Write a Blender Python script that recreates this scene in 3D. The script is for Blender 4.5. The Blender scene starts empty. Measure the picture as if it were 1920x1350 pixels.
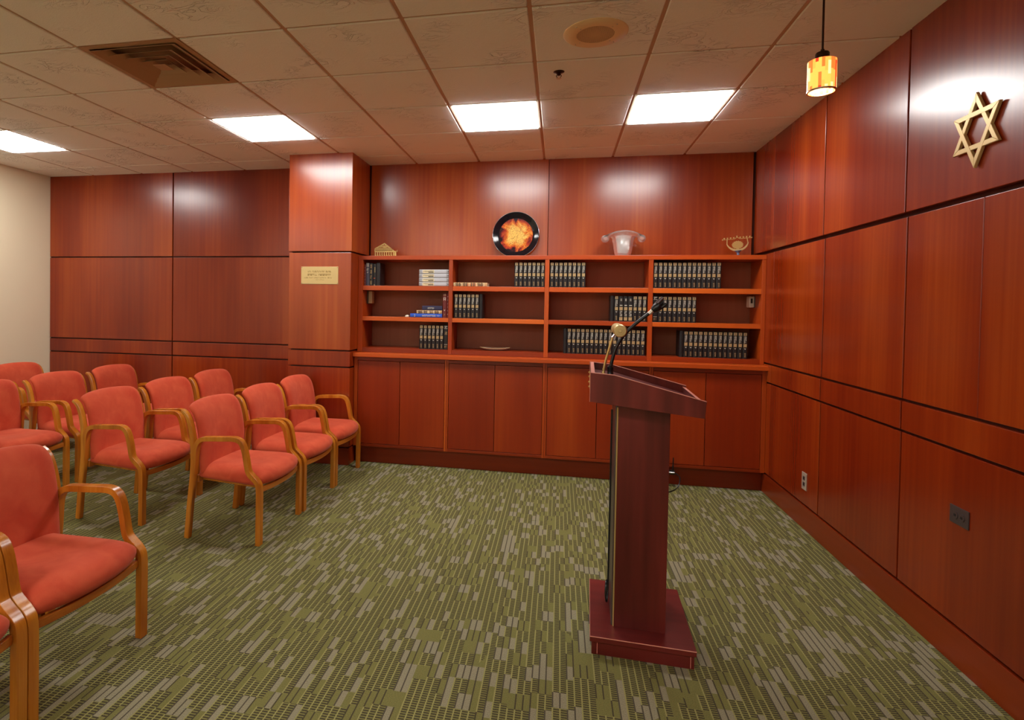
import bpy, bmesh, math, random
from mathutils import Vector, Matrix
PI = math.pi
sc = bpy.context.scene
col = sc.collection

# ------------------------------------------------------------------ camera
def cam_axes(yaw, pitch, roll):
    def w(x, y, z):                       # camera (right, forward, up) -> world
        c, s = math.cos(roll), math.sin(roll); x, z = c*x - s*z, s*x + c*z
        c, s = math.cos(pitch), math.sin(pitch); y, z = c*y - s*z, s*y + c*z
        c, s = math.cos(yaw), math.sin(yaw); x, y = c*x - s*y, s*x + c*y
        return Vector((x, y, z))
    return w(1, 0, 0), w(0, 1, 0), w(0, 0, 1)
cd = bpy.data.cameras.new('camera'); cam = bpy.data.objects.new('camera', cd); col.objects.link(cam)
r_, f_, u_ = cam_axes(0.2066, -0.0196, 0.0160)
m = Matrix((r_, u_, -f_)).transposed().to_4x4(); m.translation = (0.1596, -5.5024, 1.4682)
cam.matrix_world = m
cd.sensor_fit = 'HORIZONTAL'; cd.sensor_width = 36.0
cd.lens = 1090.37/1920*36
cd.shift_x = (960-819.27)/1920; cd.shift_y = -(675-595.68)/1920
cd.clip_start = 0.05
sc.camera = cam

# ------------------------------------------------------------------ world / view / lamp power
wd = bpy.data.worlds.new('world'); sc.world = wd; wd.use_nodes = True
wd.node_tree.nodes['Background'].inputs[0].default_value = (0.02, 0.018, 0.016, 1)
sc.view_settings.view_transform = 'Standard'
sc.view_settings.look = 'None'
sc.view_settings.gamma = 1
sc.view_settings.use_curve_mapping = False
sc.view_settings.exposure = 1.48
PANEL_LIGHT = 9.5          # radiance of the ceiling light diffusers
PANEL_TINT = (1.0, 0.98, 0.95)
sc.cycles.use_denoising = True
sc.cycles.max_bounces = 10
sc.cycles.diffuse_bounces = 5

# ------------------------------------------------------------------ room dimensions
T = 0.6096; H = 2.8517; XR = 1.81; XL = -5.444; YF = -9.0; GY = 0.3425
ZA, ZB, ZC, ZS = 1.950, 1.048, 0.897, 0.1615

# ------------------------------------------------------------------ materials
def newmat(name):
    m = bpy.data.materials.new(name); m.use_nodes = True
    nt = m.node_tree; b = nt.nodes['Principled BSDF']
    return m, nt, b
def N(nt, t, **kw):
    n = nt.nodes.new(t)
    for k, v in kw.items():
        if k in n.inputs: n.inputs[k].default_value = v
        else: setattr(n, k, v)
    return n
def MATH(nt, op, a, b=None, c=None):
    n = nt.nodes.new('ShaderNodeMath'); n.operation = op
    for i, v in enumerate((a, b, c)):
        if v is None: continue
        if isinstance(v, (int, float)): n.inputs[i].default_value = v
        else: nt.links.new(v, n.inputs[i])
    return n.outputs[0]
def MIX(nt, f, a, b, mode='MIX'):
    n = nt.nodes.new('ShaderNodeMix'); n.data_type = 'RGBA'; n.blend_type = mode
    for i, v in ((0, f), (6, a), (7, b)):
        if isinstance(v, (int, float)): n.inputs[i].default_value = v
        elif isinstance(v, tuple): n.inputs[i].default_value = v if len(v) == 4 else v+(1,)
        else: nt.links.new(v, n.inputs[i])
    return n.outputs[2]
def srgb(r, g, b):
    f = lambda c: (c/255/12.92) if c/255 <= .04045 else ((c/255+.055)/1.055)**2.4
    return (f(r), f(g), f(b), 1)
def plain(name, c, rough=.5, metal=0, spec=.5, **kw):
    m, nt, b = newmat(name)
    b.inputs['Base Color'].default_value = c if len(c) == 4 else c+(1,)
    b.inputs['Roughness'].default_value = rough; b.inputs['Metallic'].default_value = metal
    b.inputs['Specular IOR Level'].default_value = spec
    for k, v in kw.items(): b.inputs[k].default_value = v
    tc = N(nt, 'ShaderNodeTexCoord'); n = N(nt, 'ShaderNodeTexNoise', Scale=35.0, Detail=3.0)
    nt.links.new(tc.outputs['Object'], n.inputs['Vector'])
    r = MATH(nt, 'MULTIPLY_ADD', n.outputs['Fac'], .12, rough-.06)
    nt.links.new(r, b.inputs['Roughness'])
    return m
def wood(name, dark, mid, light, axis='Z', rough=.3, spec=.5, big=2.2, fine=42.0, vary=.25, coat=0.0):
    m, nt, b = newmat(name)
    tc = N(nt, 'ShaderNodeTexCoord'); oi = N(nt, 'ShaderNodeObjectInfo')
    add = N(nt, 'ShaderNodeVectorMath', operation='ADD')
    sc_ = N(nt, 'ShaderNodeVectorMath', operation='SCALE'); sc_.inputs[0].default_value = (13.1, 7.7, 5.3)
    nt.links.new(oi.outputs['Random'], sc_.inputs['Scale'])
    nt.links.new(tc.outputs['Object'], add.inputs[0]); nt.links.new(sc_.outputs[0], add.inputs[1])
    def mp(s, k):
        v = [s, s, s]; v['XYZ'.index(axis)] = s*k
        q = N(nt, 'ShaderNodeMapping'); q.inputs['Scale'].default_value = v
        nt.links.new(add.outputs[0], q.inputs['Vector']); return q.outputs[0]
    n1 = N(nt, 'ShaderNodeTexNoise', Scale=1.0, Detail=3.0, Roughness=.5); nt.links.new(mp(big, .12), n1.inputs['Vector'])
    n2 = N(nt, 'ShaderNodeTexNoise', Scale=1.0, Detail=2.0, Roughness=.5); nt.links.new(mp(fine, .018), n2.inputs['Vector'])
    f = MATH(nt, 'ADD', MATH(nt, 'MULTIPLY', n1.outputs['Fac'], .8), MATH(nt, 'MULTIPLY', n2.outputs['Fac'], .2))
    f = MATH(nt, 'ADD', f, MATH(nt, 'MULTIPLY_ADD', oi.outputs['Random'], vary*.5, -vary*.25))
    cr = N(nt, 'ShaderNodeValToRGB'); e = cr.color_ramp.elements
    e[0].position = .32; e[0].color = dark; e[1].position = .72; e[1].color = light
    k = e.new(.52); k.color = mid
    nt.links.new(f, cr.inputs[0]); nt.links.new(cr.outputs[0], b.inputs['Base Color'])
    b.inputs['Roughness'].default_value = rough; b.inputs['Specular IOR Level'].default_value = spec
    if coat:
        b.inputs['Coat Weight'].default_value = coat; b.inputs['Coat Roughness'].default_value = rough
    return m
W_D, W_M, W_L = srgb(114, 27, 3), srgb(138, 44, 7), srgb(164, 68, 16)
M = {}
M['panel'] = wood('cherry_veneer', W_D, W_M, W_L, 'Z', .25, .72, vary=.18)
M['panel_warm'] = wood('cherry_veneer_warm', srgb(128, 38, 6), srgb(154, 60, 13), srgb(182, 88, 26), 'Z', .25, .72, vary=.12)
M['panel_h'] = wood('cherry_veneer_horizontal', srgb(112, 28, 4), srgb(132, 40, 6), srgb(150, 54, 10), 'X', .3, .5)
M['panel_y'] = wood('cherry_veneer_along', srgb(100, 24, 4), srgb(118, 34, 5), srgb(134, 46, 8), 'Y', .3, .5)
M['door'] = wood('cherry_door_veneer', srgb(126, 32, 4), srgb(146, 46, 8), srgb(168, 66, 15), 'Z', .3, .5, vary=.06)
M['shelf'] = wood('cherry_shelf_edge', srgb(160, 56, 12), srgb(188, 76, 18), srgb(212, 102, 30), 'X', .32, .5)
M['shelf_v'] = wood('cherry_upright', srgb(146, 48, 10), srgb(170, 66, 15), srgb(196, 90, 26), 'Z', .32, .5)
M['shelf_back'] = wood('brown_back_panel', srgb(138, 78, 54), srgb(150, 86, 60), srgb(164, 98, 68), 'Z', .5, .3, vary=.1)
M['recess'] = wood('reveal_shade', srgb(60, 22, 12), srgb(70, 26, 14), srgb(84, 32, 18), 'Z', .5, .3)  # dark backing wood: shade inside the gaps put into its colour
M['mahogany'] = wood('mahogany_laminate', srgb(70, 18, 16), srgb(100, 32, 27), srgb(132, 48, 42), 'Z', .3, .5, big=9, fine=30)
M['mahogany_x'] = wood('mahogany_laminate_flat', srgb(80, 20, 18), srgb(98, 28, 25), srgb(116, 38, 34), 'X', .3, .5, big=9, fine=30)
M['edge'] = plain('laminate_edge_band', srgb(226, 150, 132), .35)
M['oak'] = wood('honey_bentwood', srgb(166, 90, 22), srgb(192, 116, 32), srgb(210, 142, 48), 'Z', .22, .6, big=14, fine=160, vary=.1)
M['oak_x'] = wood('honey_bentwood_rail', srgb(160, 84, 24), srgb(186, 108, 34), srgb(204, 130, 46), 'Y', .32, .5, big=14, fine=160, vary=.1)
M['brass'] = plain('brass', srgb(214, 184, 116), .32, .6)
M['brass_soft'] = plain('brushed_brass', srgb(208, 182, 124), .4, .35)
M['gold_leaf'] = plain('gilt_lettering', srgb(176, 148, 104), .45, .2)
M['silver_leaf'] = plain('silver_lettering', srgb(206, 200, 186), .45, .25)
M['black'] = plain('black_plastic', srgb(22, 22, 24), .32)
M['black_leather'] = plain('black_book_cloth', srgb(24, 20, 22), .45)
M['grey_cloth'] = plain('slate_book_cloth', srgb(66, 66, 80), .5)
M['navy'] = plain('navy_book_cloth', srgb(44, 42, 72), .5)
M['blue'] = plain('bright_blue_cover', srgb(40, 88, 196), .3)
M['maroon'] = plain('maroon_book_cloth', srgb(104, 32, 30), .5)
M['white_book'] = plain('pale_grey_cover', srgb(186, 188, 194), .4)
M['tan_book'] = plain('tan_cover', srgb(190, 150, 104), .5)
M['rust'] = plain('rust_print', srgb(196, 84, 44), .5)
M['dark_print'] = plain('dark_print', srgb(56, 50, 48), .5)
M['cream_print'] = plain('cream_print', srgb(226, 212, 170), .5)
M['pages'] = plain('page_edges', srgb(208, 196, 168), .8)
M['white_plastic'] = plain('white_plastic', srgb(222, 218, 206), .4)
M['beige_plastic'] = plain('beige_plastic', srgb(200, 178, 134), .45)
M['steel'] = plain('brushed_steel', srgb(214, 202, 184), .35, .5)
M['dark_metal'] = plain('dark_bronze', srgb(64, 44, 36), .35, .8)
M['grey_plate'] = plain('grey_device_plate', srgb(96, 84, 84), .35, .6)
M['hole'] = plain('dark_opening', srgb(18, 14, 12), .7)
M['silverware'] = plain('silver', srgb(214, 214, 216), .2, 1)
M['blue_glass'] = plain('blue_grey_enamel', srgb(104, 118, 146), .2)
M['porcelain'] = plain('white_porcelain', srgb(226, 218, 200), .2)
M['plate_rim'] = plain('black_glaze', srgb(20, 18, 24), .12)
M['paint'] = plain('beige_wall_paint', srgb(236, 222, 190), .7, spec=.3)
M['grid'] = plain('ceiling_tbar', srgb(196, 160, 132), .5)
M['register'] = plain('tan_painted_metal', srgb(176, 142, 108), .45)
M['spk'] = plain('speaker_enamel', srgb(240, 208, 160), .45)
M['frame_white'] = plain('light_frame', srgb(214, 200, 180), .4)
m, nt, b = newmat('light_diffuser'); nt.nodes.remove(b)
e = N(nt, 'ShaderNodeEmission'); e.inputs[0].default_value = PANEL_TINT+(1,); e.inputs[1].default_value = PANEL_LIGHT
nt.links.new(e.outputs[0], nt.nodes['Material Output'].inputs[0]); M['light'] = m

# fabric
m, nt, b = newmat('coral_velour')
tc = N(nt, 'ShaderNodeTexCoord'); oi = N(nt, 'ShaderNodeObjectInfo')
n1 = N(nt, 'ShaderNodeTexNoise', Scale=9.0, Detail=3.0, Distortion=.6); nt.links.new(tc.outputs['Object'], n1.inputs['Vector'])
n2 = N(nt, 'ShaderNodeTexNoise', Scale=420.0, Detail=2.0); nt.links.new(tc.outputs['Object'], n2.inputs['Vector'])
f = MATH(nt, 'ADD', MATH(nt, 'MULTIPLY', n1.outputs['Fac'], .8), MATH(nt, 'MULTIPLY', n2.outputs['Fac'], .2))
cr = N(nt, 'ShaderNodeValToRGB'); cr.color_ramp.elements[0].position = .3; cr.color_ramp.elements[1].position = .7
cr.color_ramp.elements[0].color = srgb(188, 66, 42); cr.color_ramp.elements[1].color = srgb(210, 92, 60)
nt.links.new(f, cr.inputs[0]); nt.links.new(cr.outputs[0], b.inputs['Base Color'])
b.inputs['Roughness'].default_value = .85; b.inputs['Specular IOR Level'].default_value = .2
b.inputs['Sheen Weight'].default_value = .25; b.inputs['Sheen Roughness'].default_value = .4
b.inputs['Sheen Tint'].default_value = (1, .6, .45, 1)
bp = N(nt, 'ShaderNodeBump', Strength=.1, Distance=.001); nt.links.new(n2.outputs['Fac'], bp.inputs['Height']); nt.links.new(bp.outputs[0], b.inputs['Normal'])
M['fabric'] = m

# ceiling tile
m, nt, b = newmat('textured_ceiling_tile')
tc = N(nt, 'ShaderNodeTexCoord')
mp = N(nt, 'ShaderNodeMapping'); mp.inputs['Scale'].default_value = (3.2, 6.5, 3); nt.links.new(tc.outputs['Object'], mp.inputs['Vector'])
w1 = N(nt, 'ShaderNodeTexNoise', Scale=1.7, Detail=3.0, Roughness=.5, Distortion=2.4); nt.links.new(mp.outputs[0], w1.inputs['Vector'])
ridge = MATH(nt, 'ABSOLUTE', MATH(nt, 'SUBTRACT', w1.outputs['Fac'], .5))
ridge = MATH(nt, 'SUBTRACT', 1.0, MATH(nt, 'MINIMUM', MATH(nt, 'MULTIPLY', ridge, 22.0), 1.0))
msk = N(nt, 'ShaderNodeTexNoise', Scale=3.1, Detail=1.0); nt.links.new(tc.outputs['Object'], msk.inputs['Vector'])
mk = MATH(nt, 'MINIMUM', MATH(nt, 'MAXIMUM', MATH(nt, 'MULTIPLY_ADD', msk.outputs['Fac'], 7.0, -3.6), 0.0), 1.0)
w2 = N(nt, 'ShaderNodeTexNoise', Scale=18.0, Detail=4.0, Distortion=1.5); nt.links.new(mp.outputs[0], w2.inputs['Vector'])
hgt = MATH(nt, 'ADD', MATH(nt, 'MULTIPLY', ridge, mk), MATH(nt, 'MULTIPLY', w2.outputs['Fac'], .22))
bp = N(nt, 'ShaderNodeBump', Strength=.9, Distance=.007); nt.links.new(hgt, bp.inputs['Height']); nt.links.new(bp.outputs[0], b.inputs['Normal'])
b.inputs['Base Color'].default_value = srgb(246, 244, 240); b.inputs['Roughness'].default_value = .8; b.inputs['Specular IOR Level'].default_value = .2
M['tile'] = m

# carpet
m, nt, b = newmat('patterned_carpet')
tc = N(nt, 'ShaderNodeTexCoord'); sp = N(nt, 'ShaderNodeSeparateXYZ'); nt.links.new(tc.outputs['Object'], sp.inputs[0])
X, Y = sp.outputs[0], sp.outputs[1]
CW, CL = .027, .088
xs = MATH(nt, 'DIVIDE', X, CW); ix = MATH(nt, 'FLOOR', xs); fx = MATH(nt, 'FRACT', xs)
ix3 = MATH(nt, 'FLOOR', MATH(nt, 'DIVIDE', xs, 3.0))
wa = N(nt, 'ShaderNodeTexWhiteNoise', noise_dimensions='1D'); nt.links.new(ix3, wa.inputs['W'])
ys = MATH(nt, 'ADD', MATH(nt, 'DIVIDE', Y, CL), MATH(nt, 'MULTIPLY', MATH(nt, 'ROUND', MATH(nt, 'MULTIPLY', wa.outputs[0], 4.0)), .25)); iy = MATH(nt, 'FLOOR', ys); fy = MATH(nt, 'FRACT', ys)
def rnd2(a, bb, k):
    c = N(nt, 'ShaderNodeCombineXYZ'); nt.links.new(a, c.inputs[0]); nt.links.new(bb, c.inputs[1]); c.inputs[2].default_value = k
    w = N(nt, 'ShaderNodeTexWhiteNoise', noise_dimensions='3D'); nt.links.new(c.outputs[0], w.inputs['Vector']); return w.outputs['Value']
ix2 = MATH(nt, 'FLOOR', MATH(nt, 'DIVIDE', xs, 2.0))
sel = MATH(nt, 'GREATER_THAN', rnd2(ix3, iy, 3.3), .45)
rA = rnd2(ix, iy, 1.1); rB = rnd2(ix2, iy, 2.2)
r = MATH(nt, 'ADD', MATH(nt, 'MULTIPLY', rA, sel), MATH(nt, 'MULTIPLY', rB, MATH(nt, 'SUBTRACT', 1.0, sel)))
lg = N(nt, 'ShaderNodeTexNoise', Scale=1.6, Detail=2.0); nt.links.new(tc.outputs['Object'], lg.inputs['Vector'])
r = MATH(nt, 'ADD', r, MATH(nt, 'MULTIPLY_ADD', lg.outputs['Fac'], .14, -.07))
pile = N(nt, 'ShaderNodeTexNoise', Scale=330.0, Detail=2.0); nt.links.new(tc.outputs['Object'], pile.inputs['Vector'])
olive, beige, darkc, lime = srgb(122, 119, 68), srgb(150, 144, 116), srgb(58, 50, 44), srgb(144, 140, 86)
is_dash = MATH(nt, 'GREATER_THAN', r, .42)
is_beige = MATH(nt, 'LESS_THAN', r, .2)
dash = MATH(nt, 'GREATER_THAN', MATH(nt, 'FRACT', MATH(nt, 'DIVIDE', Y, .0125)), .46)
inner = MATH(nt, 'GREATER_THAN', fx, .2)
dk = MATH(nt, 'MULTIPLY', MATH(nt, 'MULTIPLY', is_dash, dash), inner)
vline = MATH(nt, 'MULTIPLY', is_dash, MATH(nt, 'LESS_THAN', fx, .2))
edge = MATH(nt, 'MULTIPLY', MATH(nt, 'LESS_THAN', fx, .2), MATH(nt, 'LESS_THAN', r, .36))
c = MIX(nt, is_beige, olive, beige)
c = MIX(nt, vline, c, lime)
c = MIX(nt, MATH(nt, 'MULTIPLY', dk, .88), c, darkc)
rib = MATH(nt, 'MULTIPLY', is_beige, MATH(nt, 'GREATER_THAN', MATH(nt, 'FRACT', MATH(nt, 'DIVIDE', Y, .0063)), .5))
c = MIX(nt, MATH(nt, 'MULTIPLY', rib, .38), c, darkc)
rib2 = MATH(nt, 'MULTIPLY', MATH(nt, 'SUBTRACT', 1.0, MATH(nt, 'ADD', is_beige, is_dash)), MATH(nt, 'GREATER_THAN', MATH(nt, 'FRACT', MATH(nt, 'DIVIDE', Y, .0063)), .55))
c = MIX(nt, MATH(nt, 'MULTIPLY', rib2, .3), c, darkc)
c = MIX(nt, MATH(nt, 'MULTIPLY', edge, .8), c, darkc)
g = MATH(nt, 'MULTIPLY_ADD', pile.outputs['Fac'], 1.5, .25)
gc = N(nt, 'ShaderNodeCombineColor'); [nt.links.new(g, gc.inputs[i]) for i in range(3)]
c = MIX(nt, 1.0, c, gc.outputs[0], 'MULTIPLY')
nt.links.new(c, b.inputs['Base Color']); b.inputs['Roughness'].default_value = .95; b.inputs['Specular IOR Level'].default_value = .1
bp = N(nt, 'ShaderNodeBump', Strength=.4, Distance=.003)
nt.links.new(MATH(nt, 'SUBTRACT', pile.outputs['Fac'], MATH(nt, 'MULTIPLY', dk, .6)), bp.inputs['Height']); nt.links.new(bp.outputs[0], b.inputs['Normal'])
M['carpet'] = m

# glass
m, nt, b = newmat('clear_glass')
b.inputs['Base Color'].default_value = (.96, .98, .97, 1); b.inputs['Transmission Weight'].default_value = .86; b.inputs['IOR'].default_value = 1.48
tc = N(nt, 'ShaderNodeTexCoord'); n = N(nt, 'ShaderNodeTexNoise', Scale=60.0, Detail=2.0); nt.links.new(tc.outputs['Object'], n.inputs['Vector'])
nt.links.new(MATH(nt, 'MULTIPLY_ADD', n.outputs['Fac'], .3, .02), b.inputs['Roughness'])
bp = N(nt, 'ShaderNodeBump', Strength=.3, Distance=.002); nt.links.new(n.outputs['Fac'], bp.inputs['Height']); nt.links.new(bp.outputs[0], b.inputs['Normal'])
M['glass'] = m

# painted picture on the black plate (abstract)
m, nt, b = newmat('painted_plate_centre')
tc = N(nt, 'ShaderNodeTexCoord'); sp = N(nt, 'ShaderNodeSeparateXYZ'); nt.links.new(tc.outputs['Object'], sp.inputs[0])
n1 = N(nt, 'ShaderNodeTexNoise', Scale=7.0, Detail=5.0, Distortion=1.6); nt.links.new(tc.outputs['Object'], n1.inputs['Vector'])
n2 = N(nt, 'ShaderNodeTexNoise', Scale=26.0, Detail=4.0, Distortion=3.0); nt.links.new(tc.outputs['Object'], n2.inputs['Vector'])
px = MATH(nt, 'DIVIDE', MATH(nt, 'SUBTRACT', sp.outputs[0], .005), .165); pz = MATH(nt, 'DIVIDE', MATH(nt, 'ADD', sp.outputs[2], .01), .155)
rr = MATH(nt, 'SQRT', MATH(nt, 'ADD', MATH(nt, 'POWER', MATH(nt, 'ABSOLUTE', px), 2.6), MATH(nt, 'POWER', MATH(nt, 'ABSOLUTE', pz), 2.6)))
fig = MATH(nt, 'ADD', rr, MATH(nt, 'MULTIPLY_ADD', n1.outputs['Fac'], 1.7, -.85))
cr = N(nt, 'ShaderNodeValToRGB'); E_ = cr.color_ramp.elements
E_[0].position = .35; E_[0].color = srgb(244, 196, 104); E_[1].position = 1.12; E_[1].color = srgb(30, 24, 30)
k = E_.new(.62); k.color = srgb(224, 128, 50); k = E_.new(.82); k.color = srgb(170, 56, 40); k = E_.new(.96); k.color = srgb(60, 34, 40)
nt.links.new(fig, cr.inputs[0])
ln = MATH(nt, 'LESS_THAN', MATH(nt, 'ABSOLUTE', MATH(nt, 'SUBTRACT', n2.outputs['Fac'], .5)), .022)
c = MIX(nt, MATH(nt, 'MULTIPLY', ln, .75), cr.outputs[0], srgb(96, 40, 40))
nt.links.new(c, b.inputs['Base Color']); b.inputs['Roughness'].default_value = .12
M['plate_art'] = m

# amber mosaic lamp shade: patches lit by the bulb inside
m, nt, b = newmat('amber_mosaic_glass')
tc = N(nt, 'ShaderNodeTexCoord'); sp = N(nt, 'ShaderNodeSeparateXYZ'); nt.links.new(tc.outputs['Object'], sp.inputs[0])
ang = MATH(nt, 'ARCTAN2', sp.outputs[1], sp.outputs[0]); ia = MATH(nt, 'FLOOR', MATH(nt, 'MULTIPLY', ang, 4.6))
wn = N(nt, 'ShaderNodeTexWhiteNoise', noise_dimensions='1D'); nt.links.new(ia, wn.inputs['W'])
iz = MATH(nt, 'FLOOR', MATH(nt, 'ADD', MATH(nt, 'MULTIPLY', sp.outputs[2], 18.0), MATH(nt, 'MULTIPLY', wn.outputs[0], 3.0)))
cb = N(nt, 'ShaderNodeCombineXYZ'); nt.links.new(ia, cb.inputs[0]); nt.links.new(iz, cb.inputs[1])
w2 = N(nt, 'ShaderNodeTexWhiteNoise', noise_dimensions='3D'); nt.links.new(cb.outputs[0], w2.inputs['Vector'])
cr = N(nt, 'ShaderNodeValToRGB'); cr.color_ramp.interpolation = 'CONSTANT'; E_ = cr.color_ramp.elements
E_[0].position = 0; E_[0].color = (1.0, .36, .06, 1); E_[1].position = .78; E_[1].color = (.55, .03, .01, 1)
k = E_.new(.35); k.color = (1, .3, .05, 1); k = E_.new(.52); k.color = (1, .6, .22, 1); k = E_.new(.7); k.color = (.9, .13, .02, 1)
nt.links.new(w2.outputs[0], cr.inputs[0]); nt.links.new(cr.outputs[0], b.inputs['Base Color'])
b.inputs['Roughness'].default_value = .4; b.inputs['Transmission Weight'].default_value = .0
nt.links.new(cr.outputs[0], b.inputs['Emission Color']); b.inputs['Emission Strength'].default_value = .7
M['mosaic'] = m
m, nt, b = newmat('lamp_glow'); b.inputs['Emission Color'].default_value = (1, .86, .66, 1); b.inputs['Emission Strength'].default_value = 14
M['glow'] = m
m, nt, b = newmat('speaker_grille')
tc = N(nt, 'ShaderNodeTexCoord'); v = N(nt, 'ShaderNodeTexVoronoi', Scale=170.0, Randomness=0.0); nt.links.new(tc.outputs['Object'], v.inputs['Vector'])
hl = MATH(nt, 'LESS_THAN', v.outputs['Distance'], .3)
nt.links.new(MIX(nt, hl, srgb(214, 180, 136), srgb(90, 66, 48)), b.inputs['Base Color']); M['grille'] = m

# ------------------------------------------------------------------ helpers
def smooth(o, ang=35):
    for p in o.data.polygons: p.use_smooth = True
    try: o.data.set_sharp_from_angle(angle=math.radians(ang))
    except Exception: pass
def obj(name, bm, mat, parent=None, bev=0, seg=2, sm=False, subs=0, loc=None):
    me = bpy.data.meshes.new(name); bmesh.ops.recalc_face_normals(bm, faces=bm.faces[:])
    bm.to_mesh(me); bm.free()
    for x in (mat if isinstance(mat, (list, tuple)) else [mat]): me.materials.append(M[x] if isinstance(x, str) else x)
    o = bpy.data.objects.new(name, me); col.objects.link(o)
    if parent: o.parent = parent
    if loc: o.location = loc
    if sm: smooth(o)
    if subs:
        q = o.modifiers.new('subdivision', 'SUBSURF'); q.levels = subs; q.render_levels = subs
    if bev:
        q = o.modifiers.new('bevel', 'BEVEL'); q.width = bev; q.segments = seg; q.limit_method = 'ANGLE'; q.angle_limit = math.radians(40)
    return o
def thing(name, label, cat, loc=(0, 0, 0), rz=0, group=None):
    o = bpy.data.objects.new(name, None); col.objects.link(o); o.location = loc; o.rotation_euler = (0, 0, rz)
    o.empty_display_size = .1
    o['label'] = label; o['category'] = cat
    if group: o['group'] = group
    return o
def tag(o, label, cat, group=None):
    o['label'] = label; o['category'] = cat
    if group: o['group'] = group
    return o
def struct(o): o['kind'] = 'structure'; return o
def sempty(name):
    o = bpy.data.objects.new(name, None); col.objects.link(o); return struct(o)
def BM(): return bmesh.new()
def box(bm, x0, x1, y0, y1, z0, z1, mi=0):
    v = [bm.verts.new(p) for p in ((x0,y0,z0),(x1,y0,z0),(x1,y1,z0),(x0,y1,z0),(x0,y0,z1),(x1,y0,z1),(x1,y1,z1),(x0,y1,z1))]
    for f in ((0,3,2,1),(4,5,6,7),(0,1,5,4),(1,2,6,5),(2,3,7,6),(3,0,4,7)):
        q = bm.faces.new([v[i] for i in f]); q.material_index = mi
def B(*a): bm = BM(); box(bm, *a); return bm
def prism(bm, pts, a0, a1, plane='XZ', mi=0):
    """polygon pts in a plane, extruded from a0 to a1 on the remaining axis"""
    def P(p, a): return {'XZ': (p[0], a, p[1]), 'YZ': (a, p[0], p[1]), 'XY': (p[0], p[1], a)}[plane]
    A = [bm.verts.new(P(p, a0)) for p in pts]; Bv = [bm.verts.new(P(p, a1)) for p in pts]
    n = len(pts)
    bm.faces.new(A).material_index = mi; bm.faces.new(Bv[::-1]).material_index = mi
    for i in range(n): bm.faces.new((A[i], Bv[i], Bv[(i+1) % n], A[(i+1) % n])).material_index = mi
def lathe(bm, prof, seg=32, c=(0, 0, 0), axis='Z', cap=True, mi=0):
    rings = []
    for r, h in prof:
        ring = []
        for i in range(seg):
            a = 2*PI*i/seg; u, v = r*math.cos(a), r*math.sin(a)
            p = {'Z': (u, v, h), 'Y': (u, h, v), 'X': (h, u, v)}[axis]
            ring.append(bm.verts.new((p[0]+c[0], p[1]+c[1], p[2]+c[2])))
        rings.append(ring)
    for k in range(len(rings)-1):
        for i in range(seg):
            bm.faces.new((rings[k][i], rings[k][(i+1) % seg], rings[k+1][(i+1) % seg], rings[k+1][i])).material_index = mi
    if cap:
        for rg in (rings[0], rings[-1]):
            try: bm.faces.new(rg).material_index = mi
            except ValueError: pass
def catmull(P, n=8):
    P = [Vector(p) for p in P]; out = []
    for i in range(len(P)-1):
        a = P[i-1] if i else 2*P[0]-P[1]; b_, c_ = P[i], P[i+1]; d = P[i+2] if i+2 < len(P) else 2*P[-1]-P[-2]
        for k in range(n):
            t = k/n
            out.append(.5*((2*b_)+(c_-a)*t+(2*a-5*b_+4*c_-d)*t*t+(3*b_-a-3*c_+d)*t**3))
    out.append(P[-1]); return out
def tube(bm, pts, r, seg=10, mi=0):
    pts = [Vector(p) for p in pts]; rings = []; up = Vector((0.13, .31, 1)).normalized()
    for i, p in enumerate(pts):
        t = (pts[min(i+1, len(pts)-1)]-pts[max(i-1, 0)]).normalized()
        a = t.cross(up); a = a.normalized() if a.length > 1e-4 else t.orthogonal().normalized(); b_ = t.cross(a)
        if rings and False: pass
        rr = r[i] if isinstance(r, (list, tuple)) else r
        rings.append([bm.verts.new(p+rr*(math.cos(2*PI*k/seg)*a+math.sin(2*PI*k/seg)*b_)) for k in range(seg)])
    for k in range(len(rings)-1):
        for i in range(seg): bm.faces.new((rings[k][i], rings[k][(i+1) % seg], rings[k+1][(i+1) % seg], rings[k+1][i])).material_index = mi
    bm.faces.new(rings[0]).material_index = mi; bm.faces.new(rings[-1][::-1]).material_index = mi
def ribbon(bm, P, th, y0, y1, n=6):
    """bent laminated strip: centreline P in x,z, thickness th (list), from y0 to y1"""
    ths = catmull([(t, 0, 0) for t in th], n); C = catmull([(p[0], 0, p[1]) for p in P], n)
    A = []
    for i, p in enumerate(C):
        t = (C[min(i+1, len(C)-1)]-C[max(i-1, 0)]).normalized(); nn = Vector((-t.z, 0, t.x))*ths[i].x*.5
        A.append([bm.verts.new(Vector((q.x, y, q.z))) for q, y in ((p+nn, y0), (p+nn, y1), (p-nn, y1), (p-nn, y0))])
    for i in range(len(A)-1):
        for k in range(4): bm.faces.new((A[i][k], A[i][(k+1) % 4], A[i+1][(k+1) % 4], A[i+1][k]))
    bm.faces.new(A[0]); bm.faces.new(A[-1][::-1])
def dup(o, parent=None):
    c = o.copy(); col.objects.link(c)
    if parent: c.parent = parent
    for ch in o.children: dup(ch, c)
    return c
rng = random.Random(7)

# ------------------------------------------------------------------ room shell
struct(obj('floor', B(XL-.1, XR+.1, YF-.1, .1, -.08, 0), 'carpet'))
struct(obj('wall_left', B(XL-.12, XL, YF-.1, .1, 0, H+.2), 'paint'))
struct(obj('wall_front', B(XL-.1, XR+.1, YF-.12, YF, 0, H+.2), 'paint'))

def panels(root, rects, bev=.0025):
    for (bm_args) in rects: obj('panel', B(*bm_args), 'panel', root, bev)
G = .0065                                   # half of the shadow gap between panels
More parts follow.
